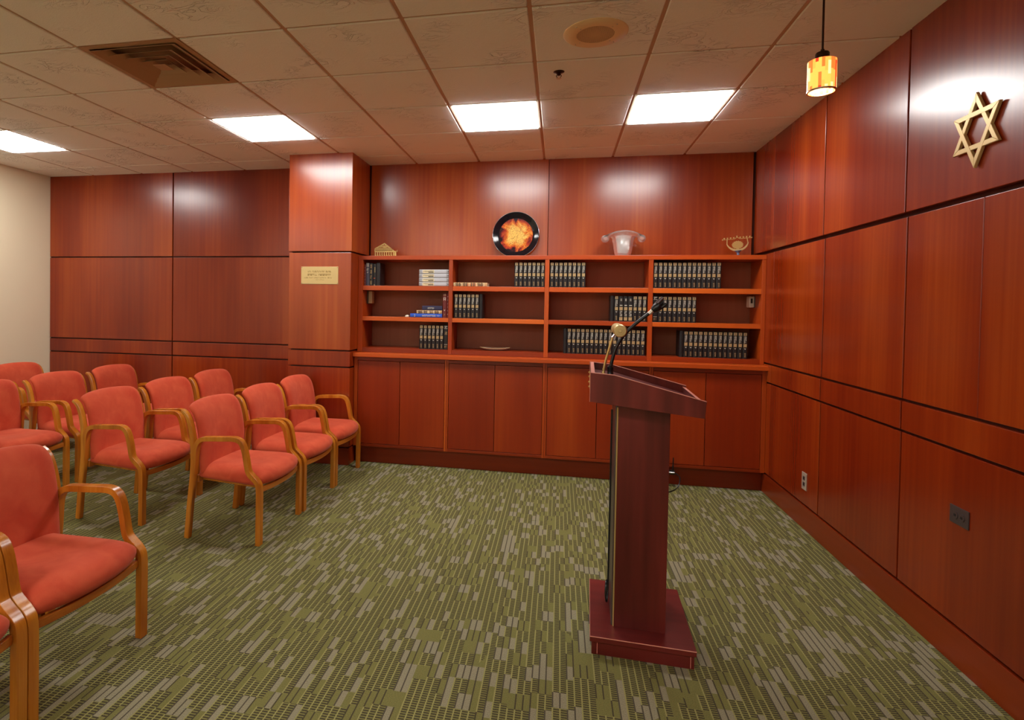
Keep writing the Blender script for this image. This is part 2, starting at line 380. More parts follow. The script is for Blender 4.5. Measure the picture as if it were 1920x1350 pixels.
# back wall: backing plus panels left of the pillar and above the bookcase
wb = struct(obj('wall_back', B(XL-.1, XR+.1, .022, .12, 0, H+.2), 'recess'))
xs_ = [XL, -3.884, -2.303]
rects = []
for i in range(2):
    x0, x1 = xs_[i]+G, xs_[i+1]-G
    for z0, z1 in ((ZS+G, ZC-G), (ZC+G, ZB-G), (ZB+G, ZA-G), (ZA+G, H+.01)):
        rects.append((x0, x1, 0, .02, z0, z1))
panels(wb, rects)
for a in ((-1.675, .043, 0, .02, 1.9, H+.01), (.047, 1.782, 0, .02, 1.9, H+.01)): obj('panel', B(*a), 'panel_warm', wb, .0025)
struct(obj('baseboard_back', B(XL, -2.31, -.004, .02, 0, ZS-G), 'panel_h', None, .002))
# pillar
pl = struct(obj('wall_pillar', B(-2.303+.02, -1.695-.02, -.489+.02, .05, 0, H+.02), 'recess'))
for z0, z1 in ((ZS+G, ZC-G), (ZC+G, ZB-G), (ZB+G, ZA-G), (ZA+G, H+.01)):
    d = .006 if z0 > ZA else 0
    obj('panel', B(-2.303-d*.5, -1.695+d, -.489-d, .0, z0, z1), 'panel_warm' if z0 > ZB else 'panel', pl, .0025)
struct(obj('baseboard_pillar', B(-2.296, -1.702, -.482, 0, 0, ZS-G), 'panel_h', None, .002))
# right wall
wr = struct(obj('wall_right', B(XR+.022, XR+.14, YF-.1, .1, 0, H+.2), 'recess'))
ys_ = [0, -.465, -1.3616, -2.2588, -3.18, -4.08, -4.98, -5.88, -6.78, -7.68, YF]
rects = []
for i in range(len(ys_)-1):
    ga, gb = (.001 if i == 1 else G), (.001 if i == 0 else G)
    y1, y0 = ys_[i]-ga, ys_[i+1]+gb
    for z0, z1 in ((ZS+G, ZC-G), (ZC+G, ZB-G), (ZB+G, ZA-.011), (ZA+.011, H+.01)):
        up = z0 > ZA
        if z0 > ZB-.02 and z1 < ZA and ys_[i] < -2.2 and ys_[i] > -2.3:   # this bay is split by a fine seam
            rects.append((XR, XR+.02, -2.7785, y1, z0, z1)); rects.append((XR, XR+.02, y0, -2.7815, z0, z1)); continue
        p = .012 if up else (.004 if z1 < ZB and z0 > ZC else 0)
        rects.append((XR-p, XR+.02, y0, y1, z0, z1))
panels(wr, rects)
struct(obj('baseboard_right', B(XR-.002, XR+.02, YF, -.30, 0, ZS-G), 'panel_y', None, .002))

REG = (-4, 3)
LIGHTS = [(i, j) for j in (1, 8, 12) for i in (-8, -4, -1, 1) if j == 1 or i < 0]
# ceiling: tegular tiles hanging between tee bars
bm = BM(); rx, ry = REG[0]*T, -GY-REG[1]*T
for a in ((XL-.1, rx, YF-.1, .1), (rx+T, XR+.1, YF-.1, .1), (rx, rx+T, ry, .1), (rx, rx+T, YF-.1, ry-T)): box(bm, *a, H+.012, H+.2)
box(bm, rx, rx+T, ry-T, ry, H+.06, H+.2)
cl = struct(obj('ceiling', bm, 'grid'))
bm = BM()
for i in range(-10, 4):
    for j in range(-1, 15):
        if (i, j) in LIGHTS or (i, j) == REG: continue
        x0, x1 = max(i*T, XL), min((i+1)*T, XR+.02); y1, y0 = min(-GY-j*T, .02), max(-GY-(j+1)*T, YF)
        if x1-x0 < .03 or y1-y0 < .03: continue
        g = .010
        box(bm, x0+g, x1-g, y0+g, y1-g, H-.006, H+.012)
obj('ceiling_tiles', bm, 'tile', cl, .004, 1)
bm = BM()
for i in range(-9, 4):
    if XL < i*T < XR: box(bm, i*T-.012, i*T+.012, YF, .01, H+.001, H+.011)
for j in range(0, 15): box(bm, XL, XR, -GY-j*T-.012, -GY-j*T+.012, H+.002, H+.012)
obj('tee_bars', bm, 'grid', cl)

# recessed ceiling lights
def ceiling_light(i, j, label):
    x, y = (i+.5)*T, -GY-(j+.5)*T
    t = thing('ceiling_light', label, 'ceiling light', (x, y, H), 0, 'square recessed ceiling lights')
    h = T/2-.002; w = .018
    bm = BM(); box(bm, -h, h, -h, -h+w, -.006, .008); box(bm, -h, h, h-w, h, -.006, .008)
    box(bm, -h, -h+w, -h+w, h-w, -.006, .008); box(bm, h-w, h, -h+w, h-w, -.006, .008)
    obj('frame', bm, 'frame_white', t, .0015)
    bm = BM(); q = h-w; prism(bm, [(-q, .006), (-q, -.004), (-q+.005, -.014), (q-.005, -.014), (q, -.004), (q, .006)], -q+.005, q-.005)
    for s in (-1, 1):
        A = [bm.verts.new(p) for p in ((-q, s*(q-.005), .006), (-q, s*(q-.005), -.004), (-q+.005, s*(q-.005), -.014), (q-.005, s*(q-.005), -.014), (q, s*(q-.005), -.004), (q, s*(q-.005), .006), (q, s*q, .006), (q, s*q, -.004), (-q, s*q, -.004), (-q, s*q, .006))]
        for f in ((2, 3, 7, 8), (1, 2, 8), (3, 4, 7), (8, 7, 6, 9), (0, 1, 8, 9), (4, 5, 6, 7)): bm.faces.new([A[i] for i in f])
    obj('diffuser', bm, 'light', t)
nm = {-8: 'leftmost lit square ceiling light, above the far left chairs', -4: 'lit square ceiling light left of the pillar top', -1: 'lit square ceiling light, middle one, above the second bookcase bay', 1: 'lit square ceiling light nearest the wood wall on the right'}
nm2 = {-8: 'lit square ceiling light over the left side behind the viewpoint', -4: 'lit square ceiling light behind the viewpoint, over the nearest chairs', -1: 'added unseen square ceiling light overhead behind the lectern aisle', 1: 'lit square ceiling light near the right wall behind the viewpoint'}  # the aisle light is added out of view to lift the ceiling
nm3 = {-8: 'added unseen square ceiling light, rear left corner far behind the viewpoint', -4: 'added unseen square ceiling light, middle of the rearmost row behind the viewpoint', -1: 'added unseen square ceiling light, right end of the rearmost row behind the viewpoint'}  # unseen rearmost row, added to brighten the ceiling by bounce
for i, j in LIGHTS: ceiling_light(i, j, {1: nm, 8: nm2, 12: nm3}[j][i])

# air register with nested square louvres
x, y = (REG[0]+.5)*T, -GY-(REG[1]+.5)*T
t = thing('air_diffuser', 'square tan ceiling air diffuser with nested louvres', 'air vent', (x, y, H))
obj('back_pan', B(-.3, .3, -.3, .3, .050, .054), 'register', t)
def sq_louvre(bm, ro, zo, ri, zi, th=.003):
    for dz in (0, th):
        pass
    P = []
    for r, z in ((ro, zo), (ri, zi), (ri, zi+th), (ro, zo+th)):
        P.append([bm.verts.new((sx*r, sy*r, z)) for sx, sy in ((-1, -1), (1, -1), (1, 1), (-1, 1))])
    for k in range(4):
        for i in range(4): bm.faces.new((P[k][i], P[k][(i+1) % 4], P[(k+1) % 4][(i+1) % 4], P[(k+1) % 4][i]))
bm = BM(); sq_louvre(bm, .303, -.004, .268, -.004, .006); obj('outer_frame', bm, 'register', t)
for k, (ro, ri) in enumerate(((.264, .196), (.200, .136), (.142, .084), (.09, .045))):
    bm = BM(); sq_louvre(bm, ro, -.012, ri, .020, .002); obj('louvre', bm, 'register', t)
obj('centre_plate', B(-.04, .04, -.04, .04, -.012, -.009), 'register', t, .001)

# ceiling speaker
t = thing('ceiling_speaker', 'round cream ceiling speaker with perforated centre', 'speaker', (.311, -2.474, H-.002))
bm = BM(); lathe(bm, [(.158, 0), (.158, -.006), (.15, -.011), (.1, -.014), (.092, -.013), (.09, -.006)], 48, cap=False); obj('rim', bm, 'spk', t, sm=True)
bm = BM(); lathe(bm, [(.0001, -.0135), (.092, -.0125), (.092, -.006)], 48, cap=False); obj('grille', bm, 'grille', t)
for k in range(8):
    r = .135 if k % 2 else .105; a = PI/4*k+PI/4*(0 if k % 2 else 1)
    bm = BM(); lathe(bm, [(.0035, 0), (.003, -.003), (.0001, -.0035)], 8, (r*math.cos(a), r*math.sin(a), -.0125)); obj('screw', bm, 'steel', t)
# sprinklers
def sprinkler(x, y, label):
    t = thing('sprinkler_head', label, 'sprinkler', (x, y, H-.002), 0, 'ceiling sprinkler heads')
    bm = BM(); lathe(bm, [(.032, 0), (.032, -.004), (.02, -.01), (.012, -.012), (.012, 0)], 24, cap=False); obj('escutcheon', bm, 'dark_metal', t, sm=True)
    bm = BM(); tube(bm, [(0, 0, -.002), (0, 0, -.026)], .008, 10)
    for s in (-1, 1): tube(bm, catmull([(s*.008, 0, -.018), (s*.014, 0, -.028), (s*.004, 0, -.04)], 4), .0022, 6)
    obj('nozzle', bm, 'dark_metal', t, sm=True)
    bm = BM(); lathe(bm, [(.0001, -.04), (.014, -.04), (.015, -.042), (.0001, -.0425)], 16, cap=False); obj('deflector', bm, 'steel', t)
sprinkler(.132, -2.015, 'dark sprinkler head beside the round ceiling speaker')
sprinkler(-4.18, -2.2, 'dark sprinkler head on the ceiling at the left picture edge')

# ------------------------------------------------------------------ bookcase and cabinets
FY = -.30
bc = thing('bookcase', 'long built-in cherry bookcase with four bays of open shelves', 'bookcase', (0, 0, 0))
UP = [(-1.693, -1.646), (-.826, -.791), (.033, .070), (.899, .936), (1.779, 1.809)]
for a, b_ in UP: obj('upright', B(a, b_, FY, -.002, 1.032, 1.893), 'shelf_v', bc, .0015)
obj('top_board', B(-1.693, 1.809, FY-.004, -.0015, 1.893, 1.930), 'shelf', bc, .0015)
ZSH = [(1.610, 1.652), (1.325, 1.363)]
for k in range(4):
    a, b_ = UP[k][1]+.0005, UP[k+1][0]-.0005
    for z0, z1 in ZSH: obj('shelf', B(a, b_, FY+.003, -.012, z0, z1), 'shelf', bc, .0015)
    obj('bottom_rail', B(a, b_, FY+.002, -.012, 1.031, 1.073), 'panel_h', bc, .0015)
    obj('back_panel', B(a, b_, -.011, -.003, 1.073, 1.892), 'shelf_back', bc)
FL = [1.652, 1.363, 1.073]
ct = tag(obj('worktop', B(-1.693, 1.809, -.423, -.002, .992, 1.030), 'shelf', None, .004), 'long cherry worktop under the bookcase', 'worktop')
UX = [-1.693, -.817, .053, .926, 1.809]
DX = [(-1.655, -1.254, -1.249, -.838), (-.796, -.3855, -.3805, .031), (.074, .4875, .4925, .905), (.945, 1.3515, 1.3565, 1.772)]
cn = ['two-door cherry base cabinet beside the pillar', 'two-door cherry base cabinet, second from the pillar', 'two-door cherry base cabinet directly behind the lectern desk', 'two-door cherry base cabinet against the right wall']
for k in range(4):
    t = thing('base_cabinet', cn[k], 'cabinet', ((UX[k]+UX[k+1])/2, -.2, .16), 0, 'built-in base cabinets')
    ox = -(UX[k]+UX[k+1])/2
    o = lambda n, a, mt, bv=.0012: obj(n, B(a[0]+ox, a[1]+ox, a[2]+.2, a[3]+.2, a[4]-.16, a[5]-.16), mt, t, bv)
    x0, x1 = UX[k]+.0005, UX[k+1]-.0005
    o('body', (x0, x1, -.358, -.03, .162, .990), 'recess')
    d = DX[k]
    o('stile', (x0, d[0]-.0035, -.381, -.3585, .162, .990), 'shelf_v'); o('stile', (d[3]+.0035, x1, -.381, -.3585, .162, .990), 'shelf_v')
    o('top_rail', (d[0]-.003, d[3]+.003, -.383, -.3585, .959, .990), 'panel_h')
    o('bottom_rail', (d[0]-.003, d[3]+.003, -.383, -.3585, .162, .186), 'panel_h')
    for a, b_ in ((d[0], d[1]), (d[2], d[3])): o('door', (a, b_, -.379, -.3585, .190, .955), 'door')
struct(obj('trim_1', B(-1.693, 1.809, -.315, -.05, 0, .161), 'panel_h', None, .002))

# ------------------------------------------------------------------ books
def strokes(bm, x0, x1, z0, z1, n, y, mi, r, vert=True):
    """a column of small letter-like marks"""
    h = (z1-z0)/n
    for k in range(n):
        a = z0+k*h+h*.12; b_ = z0+(k+1)*h-h*.12; w = x1-x0
        sh = r.randrange(4)
        def q(u0, u1, v0, v1):
            v = [bm.verts.new(p) for p in ((x0+u0*w, y, a+v0*(b_-a)), (x0+u1*w, y, a+v0*(b_-a)), (x0+u1*w, y, a+v1*(b_-a)), (x0+u0*w, y, a+v1*(b_-a)))]
            bm.faces.new(v).material_index = mi
        q(.05, .95, .72, 1)
        if sh != 1: q(.7, .95, 0, .72)
        if sh in (1, 2): q(.05, .3, 0, .72)
        if sh in (0, 3): q(.05, .6, 0, .25)
def quad(bm, x0, x1, z0, z1, y, mi):
    bm.faces.new([bm.verts.new(p) for p in ((x0, y, z0), (x1, y, z0), (x1, y, z1), (x0, y, z1))]).material_index = mi
def book_proto(w, h, d, cover, deco=None, mats=('gold_leaf', 'silver_leaf'), name='book'):
    """spine faces -y at y=0, foot at z=0, centred on x"""
    t = bpy.data.objects.new(name, None); col.objects.link(t)
    bm = BM(); c = .0025; hw = w/2
    pts = [(-hw, d), (-hw, .006), (-hw+.006, .0008), (0, 0), (hw-.006, .0008), (hw, .006), (hw, d), (hw-c, d), (hw-c, .008), (-hw+c, .008), (-hw+c, d)]
    prism(bm, pts, 0, h, 'XY')
    ms = [cover]
    if deco:
        b2 = BM(); deco(b2, w, h); me = bpy.data.meshes.new('deco'); b2.to_mesh(me); b2.free()
        for p in me.polygons: p.material_index += 1
        nf = len(bm.faces); bm.from_mesh(me); bpy.data.meshes.remove(me); ms += list(mats)
    obj('cover', bm, ms, t, .0006, 1)
    obj('pages', B(-hw+c+.0003, hw-c-.0003, .0085, d-.004, .004, h-.004), 'pages', t)
    return t
def deco_set(bm, w, h, r=None):
    r = random.Random(3); y = -.0012; a = w*.33
    quad(bm, -a, a, h*.88, h*.985, y, 0); 
    for k in range(3): quad(bm, -a*.5+k*a*.38, -a*.3+k*a*.38, h*.90, h*.965, y-.0003, 2)
    strokes(bm, -a*.75, a*.75, h*.585, h*.85, 5, y, 1, r)
    quad(bm, -a, a, h*.44, h*.565, y, 0)
    bm.faces.new([bm.verts.new(p) for p in ((-a*.7, y, h*.4), (0, y, h*.345), (a*.7, y, h*.4), (0, y, h*.385))]).material_index = 1
    strokes(bm, -a*.45, a*.45, h*.05, h*.22, 3, y, 0, r)
def deco_set2(bm, w, h):
    r = random.Random(5); y = -.0012; a = w*.36
    strokes(bm, -a*.4, a*.4, h*.8, h*.9, 2, y, 1, r)
    quad(bm, -a*.8, a*.8, h*.62, h*.65, y, 1)
    quad(bm, -a, a, h*.44, h*.57, y, 0)
    strokes(bm, -a*.75, a*.75, h*.2, h*.42, 4, y, 1, r)
    quad(bm, -a, a, h*.04, h*.17, y, 0)
def deco_sefer(bm, w, h):
    r = random.Random(8); y = -.0012; a = w*.36
    quad(bm, -a, a, h*.86, h*.875, y, 1); quad(bm, -a, a, h*.95, h*.965, y, 1); strokes(bm, -a*.7, a*.7, h*.885, h*.94, 1, y, 1, r)
    strokes(bm, -a*.7, a*.7, h*.6, h*.74, 2, y, 0, r); quad(bm, -a, a, h*.2, h*.215, y, 1); strokes(bm, -a*.8, a*.8, h*.07, h*.16, 2, y, 0, r)
def deco_script(bm, w, h):
    r = random.Random(9); y = -.0012; a = w*.3
    for k in range(4): strokes(bm, -a, a*.6, h*(.05+.24*k), h*(.05+.24*k)+h*.17, 3, y, 0, r)
def deco_script2(bm, w, h):
    r = random.Random(10); y = -.0012; a = w*.3
    strokes(bm, -a*.4, a, h*.6, h*.85, 3, y, 0, r); quad(bm, -a*.8, a*.8, h*.32, h*.36, y, 2); strokes(bm, -a, a*.6, h*.01, h*.07, 1, y, 0, r)
def deco_grey(bm, w, h):
    r = random.Random(11); y = -.0012; a = w*.34
    strokes(bm, -a, a, h*.82, h*.98, 3, y, 1, r); strokes(bm, -a*.8, a*.8, h*.64, h*.76, 3, y, 1, r); strokes(bm, -a*.6, a*.6, h*.54, h*.61, 2, y, 1, r)
def deco_maroon(bm, w, h):
    r = random.Random(12); y = -.0012; a = w*.34
    strokes(bm, -a, a, h*.9, h*.95, 1, y, 0, r); strokes(bm, -a, a, h*.7, h*.83, 2, y, 1, r)
    bm.faces.new([bm.verts.new(p) for p in ((-a*.7, y, h*.34), (0, y, h*.27), (a*.7, y, h*.34), (0, y, h*.32))]).material_index = 1
    strokes(bm, -a*.4, a*.4, h*.08, h*.17, 2, y, 0, r)
def deco_maroon2(bm, w, h):
    r = random.Random(13); y = -.0012; a = w*.3
    for k in range(6): strokes(bm, -a*.6, a*.6, h*(.12+.14*k), h*(.16+.14*k), 1, y, 1, r)
def deco_white(bm, w, h):            # local z runs along the book
    r = random.Random(14); y = -.0012; a = w*.38
    quad(bm, -a, a, h*.02, h*.035, y, 0); quad(bm, -a, a, h*.07, h*.08, y, 0)
    quad(bm, -a, a, h*.12, h*.5, y, 1)
    strokes(bm, -a*.5, a*.2, h*.14, h*.33, 8, y-.0004, 0, r); strokes(bm, -a*.75, -a*.05, h*.34, h*.48, 5, y-.0004, 0, r)
    quad(bm, a*.15, a*.7, h*.31, h*.48, y-.0004, 2)
    quad(bm, -a, a, h*.92, h*.93, y, 0); quad(bm, -a*.4, a*.4, h*.95, h*.975, y, 0)
def deco_tan(bm, w, h):
    r = random.Random(15); y = -.0012; a = w*.45
    for k in range(13): quad(bm, -a, a, h*(.03+.072*k), h*(.03+.072*k)+h*.022, y, 0 if k % 3 else 1)
    for k in range(12): strokes(bm, -a*.6, a*.6, h*(.055+.072*k), h*(.055+.072*k)+h*.04, 1, y, 2 if 4 < k < 9 else 0, r)
def deco_blue(bm, w, h):
    r = random.Random(16); y = -.0012; a = w*.34
    strokes(bm, -a, a, h*.12, h*.16, 1, y, 0, r); strokes(bm, -a*.7, a*.7, h*.38, h*.8, 14, y, 0, r); strokes(bm, -a*.4, a*.4, h*.84, h*.93, 5, y, 0, r)
def deco_navy(bm, w, h):
    r = random.Random(17); y = -.0012; a = w*.2
    strokes(bm, -a, a, h*.28, h*.6, 8, y, 0, r)

BW, BH, BD = .0384, .218, .155
P_set = book_proto(BW-.0006, BH, BD, 'black_leather', deco_set, ('gold_leaf', 'silver_leaf', 'black_leather'))
P_set2 = book_proto(BW-.0006, BH, BD, 'black_leather', deco_set2)
P_plain = book_proto(.030, BH+.004, BD, 'black_leather')
P_sef = book_proto(.042, .222, BD, 'black_leather', deco_sefer)
used = set()
ORD = ['first', 'second', 'third', 'fourth', 'fifth', 'sixth', 'seventh', 'eighth', 'ninth', 'tenth', 'eleventh', 'twelfth', 'thirteenth', 'fourteenth', 'fifteenth', 'sixteenth', 'seventeenth', 'eighteenth', 'nineteenth']
def put(proto, x, z, label, group, y=-.272, rot=(0, 0, 0), cat='book'):
    t = proto if proto.name not in used else dup(proto)
    used.add(proto.name)
    t.location = (x, y, z); t.rotation_euler = rot; t['label'] = label; t['category'] = cat
    if group: t['group'] = group
    elif 'group' in t: del t['group']
    return t
BAY = ['leftmost bay', 'second bay from left', 'third bay from left', 'rightmost bay']
SHN = ['top shelf', 'middle shelf', 'bottom shelf']
def row(bay, sh, x0, seq, lean=None):
    """seq: string of s (set volume), i (inverted label volume), p (plain), b (broad different)"""
    x = x0; n = len(seq)
    for k, ch in enumerate(seq):
        pr = {'s': P_set, 'i': P_set2, 'p': P_plain, 'b': P_sef}[ch]; w = {'s': BW, 'i': BW, 'p': .031, 'b': .043}[ch]
        what = {'s': 'black gilt-lettered volume', 'i': 'black volume with low gilt label', 'p': 'plain black unlettered book', 'b': 'broader black banded book'}[ch]
        lab = '%s, %s from left, %s of %s' % (what, ORD[k], SHN[sh], BAY[bay].replace(' from left', ''))
        o = put(pr, x+w/2, FL[sh]+.0003, lab, 'black volumes on the %s of the %s' % (SHN[sh], BAY[bay]), y=-.272+rng.uniform(-.003, .003))
        x += w
    return x
def endx(bay, inset=.001): return UP[bay+1][0]-inset
# bay 1 (leftmost), top shelf: five mixed books on the left, four pale volumes lying flat on the right
x = UP[0][1]+.001
items = [(.016, .20, 'maroon', deco_maroon2, 'slim maroon book pressed against the left end of the top shelf', 'slim'),
         (.037, .215, 'grey_cloth', deco_grey, 'slate grey book with silver lettering, top shelf of the leftmost bay', ''),
         (.034, .212, 'black_leather', deco_script, 'black book with gold script down its spine, top left shelf', ''),
         (.030, .205, 'black_leather', deco_script2, 'black book with a tan spine spot beside the gold-script book', ''),
         (.040, .215, 'black_leather', None, 'plain black book, right end of the top left mixed row', '')]
for w, h, cv, dc, lab, _ in items:
    p = book_proto(w-.0008, h, .15, cv, dc, ('gold_leaf', 'silver_leaf', 'rust')); put(p, x+w/2, FL[0]+.0003, lab, 'mixed books on the top left shelf'); x += w
W = .0385
pw = book_proto(W-.001, .283, .2, 'white_book', deco_white, ('dark_print', 'cream_print', 'dark_print'))
for k in range(4):
    put(pw, -.828-.284, FL[0]+.0004+W*(k+.5), ['lowest', 'second from bottom', 'third from bottom', 'topmost'][k]+' pale grey volume in the flat stack, top left shelf', 'flat stack of pale grey volumes', rot=(0, PI/2, 0), y=-.268)
# bay 1 middle: stack of three lying, two maroon standing
x = endx(0)
m1 = book_proto(.020, .232, .16, 'maroon', deco_maroon2, ('gold_leaf', 'silver_leaf')); put(m1, x-.010, FL[1]+.0003, 'narrow maroon book against the right end of the middle shelf, leftmost bay', 'maroon books in the leftmost bay'); x -= .021
m2 = book_proto(.038, .226, .16, 'maroon', deco_maroon, ('gold_leaf', 'silver_leaf')); put(m2, x-.019, FL[1]+.0003, 'wide maroon book with lettering beside the bright blue book', 'maroon books in the leftmost bay'); x -= .040
bb = book_proto(.035, .30, .21, 'blue', deco_blue, ('silver_leaf', 'silver_leaf')); put(bb, x-.302, FL[1]+.0003+.0175, 'bright blue book lying under two others on the middle shelf', 'flat stack with a bright blue book', rot=(0, PI/2, 0), y=-.275)
tb = book_proto(.031, .24, .17, 'tan_book', deco_tan, ('dark_print', 'cream_print', 'cream_print')); put(tb, x-.244, FL[1]+.0006+.035+.0155, 'tan and black patterned book lying between navy and blue books', 'flat stack with a bright blue book', rot=(0, PI/2, 0), y=-.27)
nb = book_proto(.042, .19, .15, 'navy', deco_navy, ('silver_leaf', 'silver_leaf')); put(nb, x-.193, FL[1]+.0009+.066+.021, 'navy book lying on top of the tan patterned book', 'flat stack with a bright blue book', rot=(0, PI/2, 0), y=-.262)
# small shiny trinket left of the blue book
t = thing('trinket', 'small white and silver trinket left of the blue book', 'ornament', (x-.302-.035, -.25, FL[1]+.0003))
bm = BM(); lathe(bm, [(.0001, 0), (.018, 0), (.022, .006), (.016, .016), (.006, .021), (.0001, .022)], 18, (0, 0, 0), cap=False); obj('bead', bm, 'porcelain', t, sm=True)
bm = BM(); tube(bm, catmull([(-.02, 0, .004), (-.032, -.006, .006), (-.044, 0, .003), (-.058, -.004, .003)], 5), .0028, 8); obj('chain', bm, 'silverware', t, sm=True)
# the black sets
row(0, 2, endx(0)-.044-6*BW, 'ssssssb')
# bay 2
tb2 = book_proto(.036, .31, .2, 'tan_book', deco_tan, ('dark_print', 'cream_print', 'rust')); put(tb2, UP[1][1]+.002, FL[0]+.0003+.018, 'tan and rust patterned book lying alone on the top shelf of the second bay', None, rot=(0, PI/2, 0), y=-.275)
row(1, 0, endx(1)-7*BW, 'sssssss')
row(1, 1, UP[1][1]+.012, 'ssssssp')
# bay 3
row(2, 0, UP[2][1]+.004, 'ssssssss')
row(2, 1, endx(2)-.035-7*BW, 'psiiisss'[0:8])
row(2, 2, endx(2)-.012-.031-17*BW, 'p'+'s'*17)
# bay 4
row(3, 0, UP[3][1]+.004, 's'*14)
row(3, 1, UP[3][1]+.004, 'b'+'s'*8)
row(3, 2, endx(3)-.085-13*BW-.031, 'p'+'s'*13)

# ------------------------------------------------------------------ things on and in the bookcase
# oval dish
t = thing('oval_dish', 'shallow white oval dish on the bottom shelf, second bay', 'dish', (-.41, -.17, 1.0735))
bm = BM(); seg = 48; rings = []
for r, h in ((.05, 0), (.09, .003), (.128, .016), (.14, .021), (.139, .024), (.125, .02), (.088, .008), (.0005, .006)):
    rings.append([bm.verts.new((r*math.cos(2*PI*i/seg)*(1+.02*math.sin(6*PI*i/seg)), .55*r*math.sin(2*PI*i/seg), h+(.003*math.cos(4*PI*i/seg) if r > .12 else 0))) for i in range(seg)])
for k in range(len(rings)-1):
    for i in range(seg): bm.faces.new((rings[k][i], rings[k][(i+1) % seg], rings[k+1][(i+1) % seg], rings[k+1][i]))
bm.faces.new(rings[0]); obj('bowl', bm, 'porcelain', t, sm=True)
bm = BM(); tube(bm, [(.1395*math.cos(a*PI/24), .0768*math.sin(a*PI/24), .0235+.003*math.cos(a*PI/12)) for a in range(49)], .0014, 6); obj('rim_line', bm, 'brass', t)
# thermostat on the back panel, right bay
t = thing('thermostat', 'small white wall thermostat inside the rightmost bay', 'thermostat', (1.7785, -.10, 1.548))
obj('backplate', B(-.004, 0, -.05, .05, -.05, .05), 'grey_plate', t, .001); obj('housing', B(-.045, -.004, -.042, .04, -.048, .048), 'white_plastic', t, .008); obj('display', B(-.034, -.018, -.0432, -.042, -.012, .028), 'hole', t)
# beige box on the left bay
t = thing('control_box', 'beige control box high inside the leftmost bay, below a shelf', 'control box', (-1.645, -.12, 1.545))
obj('backplate', B(0, .006, -.06, .06, -.062, .062), 'grey_plate', t, .002); obj('housing', B(.006, .045, -.035, .03, -.058, .058), 'beige_plastic', t, .004)
# decorative plate leaning on the wall
t = thing('decorative_plate', 'round black plate with a glowing orange painted centre', 'plate', (-.247, -.045, 2.1435)); t.rotation_euler = (math.radians(-4), 0, 0)
R = .214
bm = BM(); lathe(bm, [(.0001, .008), (R*.74, .006), (R*.84, -.008), (R*.985, -.022), (R, -.020), (R*.97, -.012), (R*.8, .012), (.0001, .02)], 64, axis='Y', cap=False); obj('dish', bm, 'plate_rim', t, sm=True)
bm = BM(); lathe(bm, [(.0001, .0065), (R*.735, .0045)], 64, axis='Y', cap=False); obj('painting', bm, 'plate_art', t)
bm = BM(); tube(bm, [(R*.995*math.cos(a*PI/36), -.0215, R*.995*math.sin(a*PI/36)) for a in range(73)], .0013, 6); obj('rim_line', bm, 'silverware', t)
# glass bowl
t = thing('glass_vase', 'clear glass vase with a wide rim rolled down into two scroll handles', 'vase', (.70, -.15, 1.9305)); t.scale = (1.1, 1.1, 1)
bm = BM(); seg = 64
prof = [(.001, .0), (.056, .0), (.06, .006), (.067, .03), (.073, .07), (.078, .11), (.083, .15), (.092, .178), (.108, .198), (.125, .206)]
inn = [(.120, .199), (.104, .19), (.087, .172), (.077, .148), (.072, .11), (.067, .07), (.06, .035), (.05, .022), (.001, .02)]
rings = []
for r, h in prof+inn:
    ring = []
    for i in range(seg):
        a = 2*PI*i/seg; c2 = abs(math.cos(a)); k = max(0, (r-.085)/.04) if h > .17 else 0
        wx = 1+.34*k*c2**3; hz = h-.038*k*c2**4+.012*k*(1-c2)
        ring.append(bm.verts.new((r*math.cos(a)*wx, r*math.sin(a)*(1-.1*k), hz)))
    rings.append(ring)
for k in range(len(rings)-1):
    for i in range(seg): bm.faces.new((rings[k][i], rings[k][(i+1) % seg], rings[k+1][(i+1) % seg], rings[k+1][i]))
bm.faces.new(rings[0]); bm.faces.new(rings[-1][::-1]); obj('vessel', bm, 'glass', t, sm=True)
for s in (-1, 1):
    bm = BM(); lathe(bm, [(.001, -.05), (.018, -.048), (.029, -.034), (.033, 0), (.029, .034), (.018, .048), (.001, .05)], 24, (s*.139, 0, .158), axis='Y', cap=False); obj('handle', bm, 'glass', t, sm=True)
# house-shaped brass hanukkiah
t = thing('hanukkah_lamp', 'small openwork brass lamp shaped like a gabled arcade', 'menorah', (-1.475, -.17, 1.9303))
bm = BM(); box(bm, -.108, .098, -.03, .012, 0, .008)
for k in range(9): box(bm, -.1+.0225*k, -.1+.0225*k+.009, -.004, .004, .008, .046)
box(bm, -.102, .092, -.005, .005, .046, .056)
obj('arcade', bm, 'brass', t, .001, 1)
bm = BM()
def bar(a, b_, w=.006, y0=-.003, y1=.003):
    a, b_ = Vector((a[0], 0, a[1])), Vector((b_[0], 0, b_[1])); d = (b_-a).normalized(); n = Vector((-d.z, 0, d.x))*w/2
    prism(bm, [((a+n).x, (a+n).z), ((b_+n).x, (b_+n).z), ((b_-n).x, (b_-n).z), ((a-n).x, (a-n).z)], y0, y1)
bar((-.1, .055), (-.096, .082), .01); bar((-.096, .08), (-.004, .128), .009); bar((-.004, .128), (.09, .055), .009)
for zz in (.066, .082, .1):
    a = max(-.095, -.004-(.128-zz)*1.95); c_ = -.004+(.128-zz)*1.28; bar((a, zz), (c_, zz), .006)
for k in range(13):
    xx = -.09+.0145*k; zt = .128-(abs(xx+.004)/(1.95 if xx < 0 else 1.28)) if abs(xx) < .1 else .06
    if zt > .06: bar((xx, .055), (xx+.004, zt), .0045); bar((xx, .06), (xx+.013, min(zt, .075)), .003)
obj('gable', bm, 'brass', t)
bm = BM(); lathe(bm, [(.0001, .085), (.016, .086), (.016, .092), (.0001, .093)], 16, (-.004, 0, 0)); obj('rosette', bm, 'brass', t)
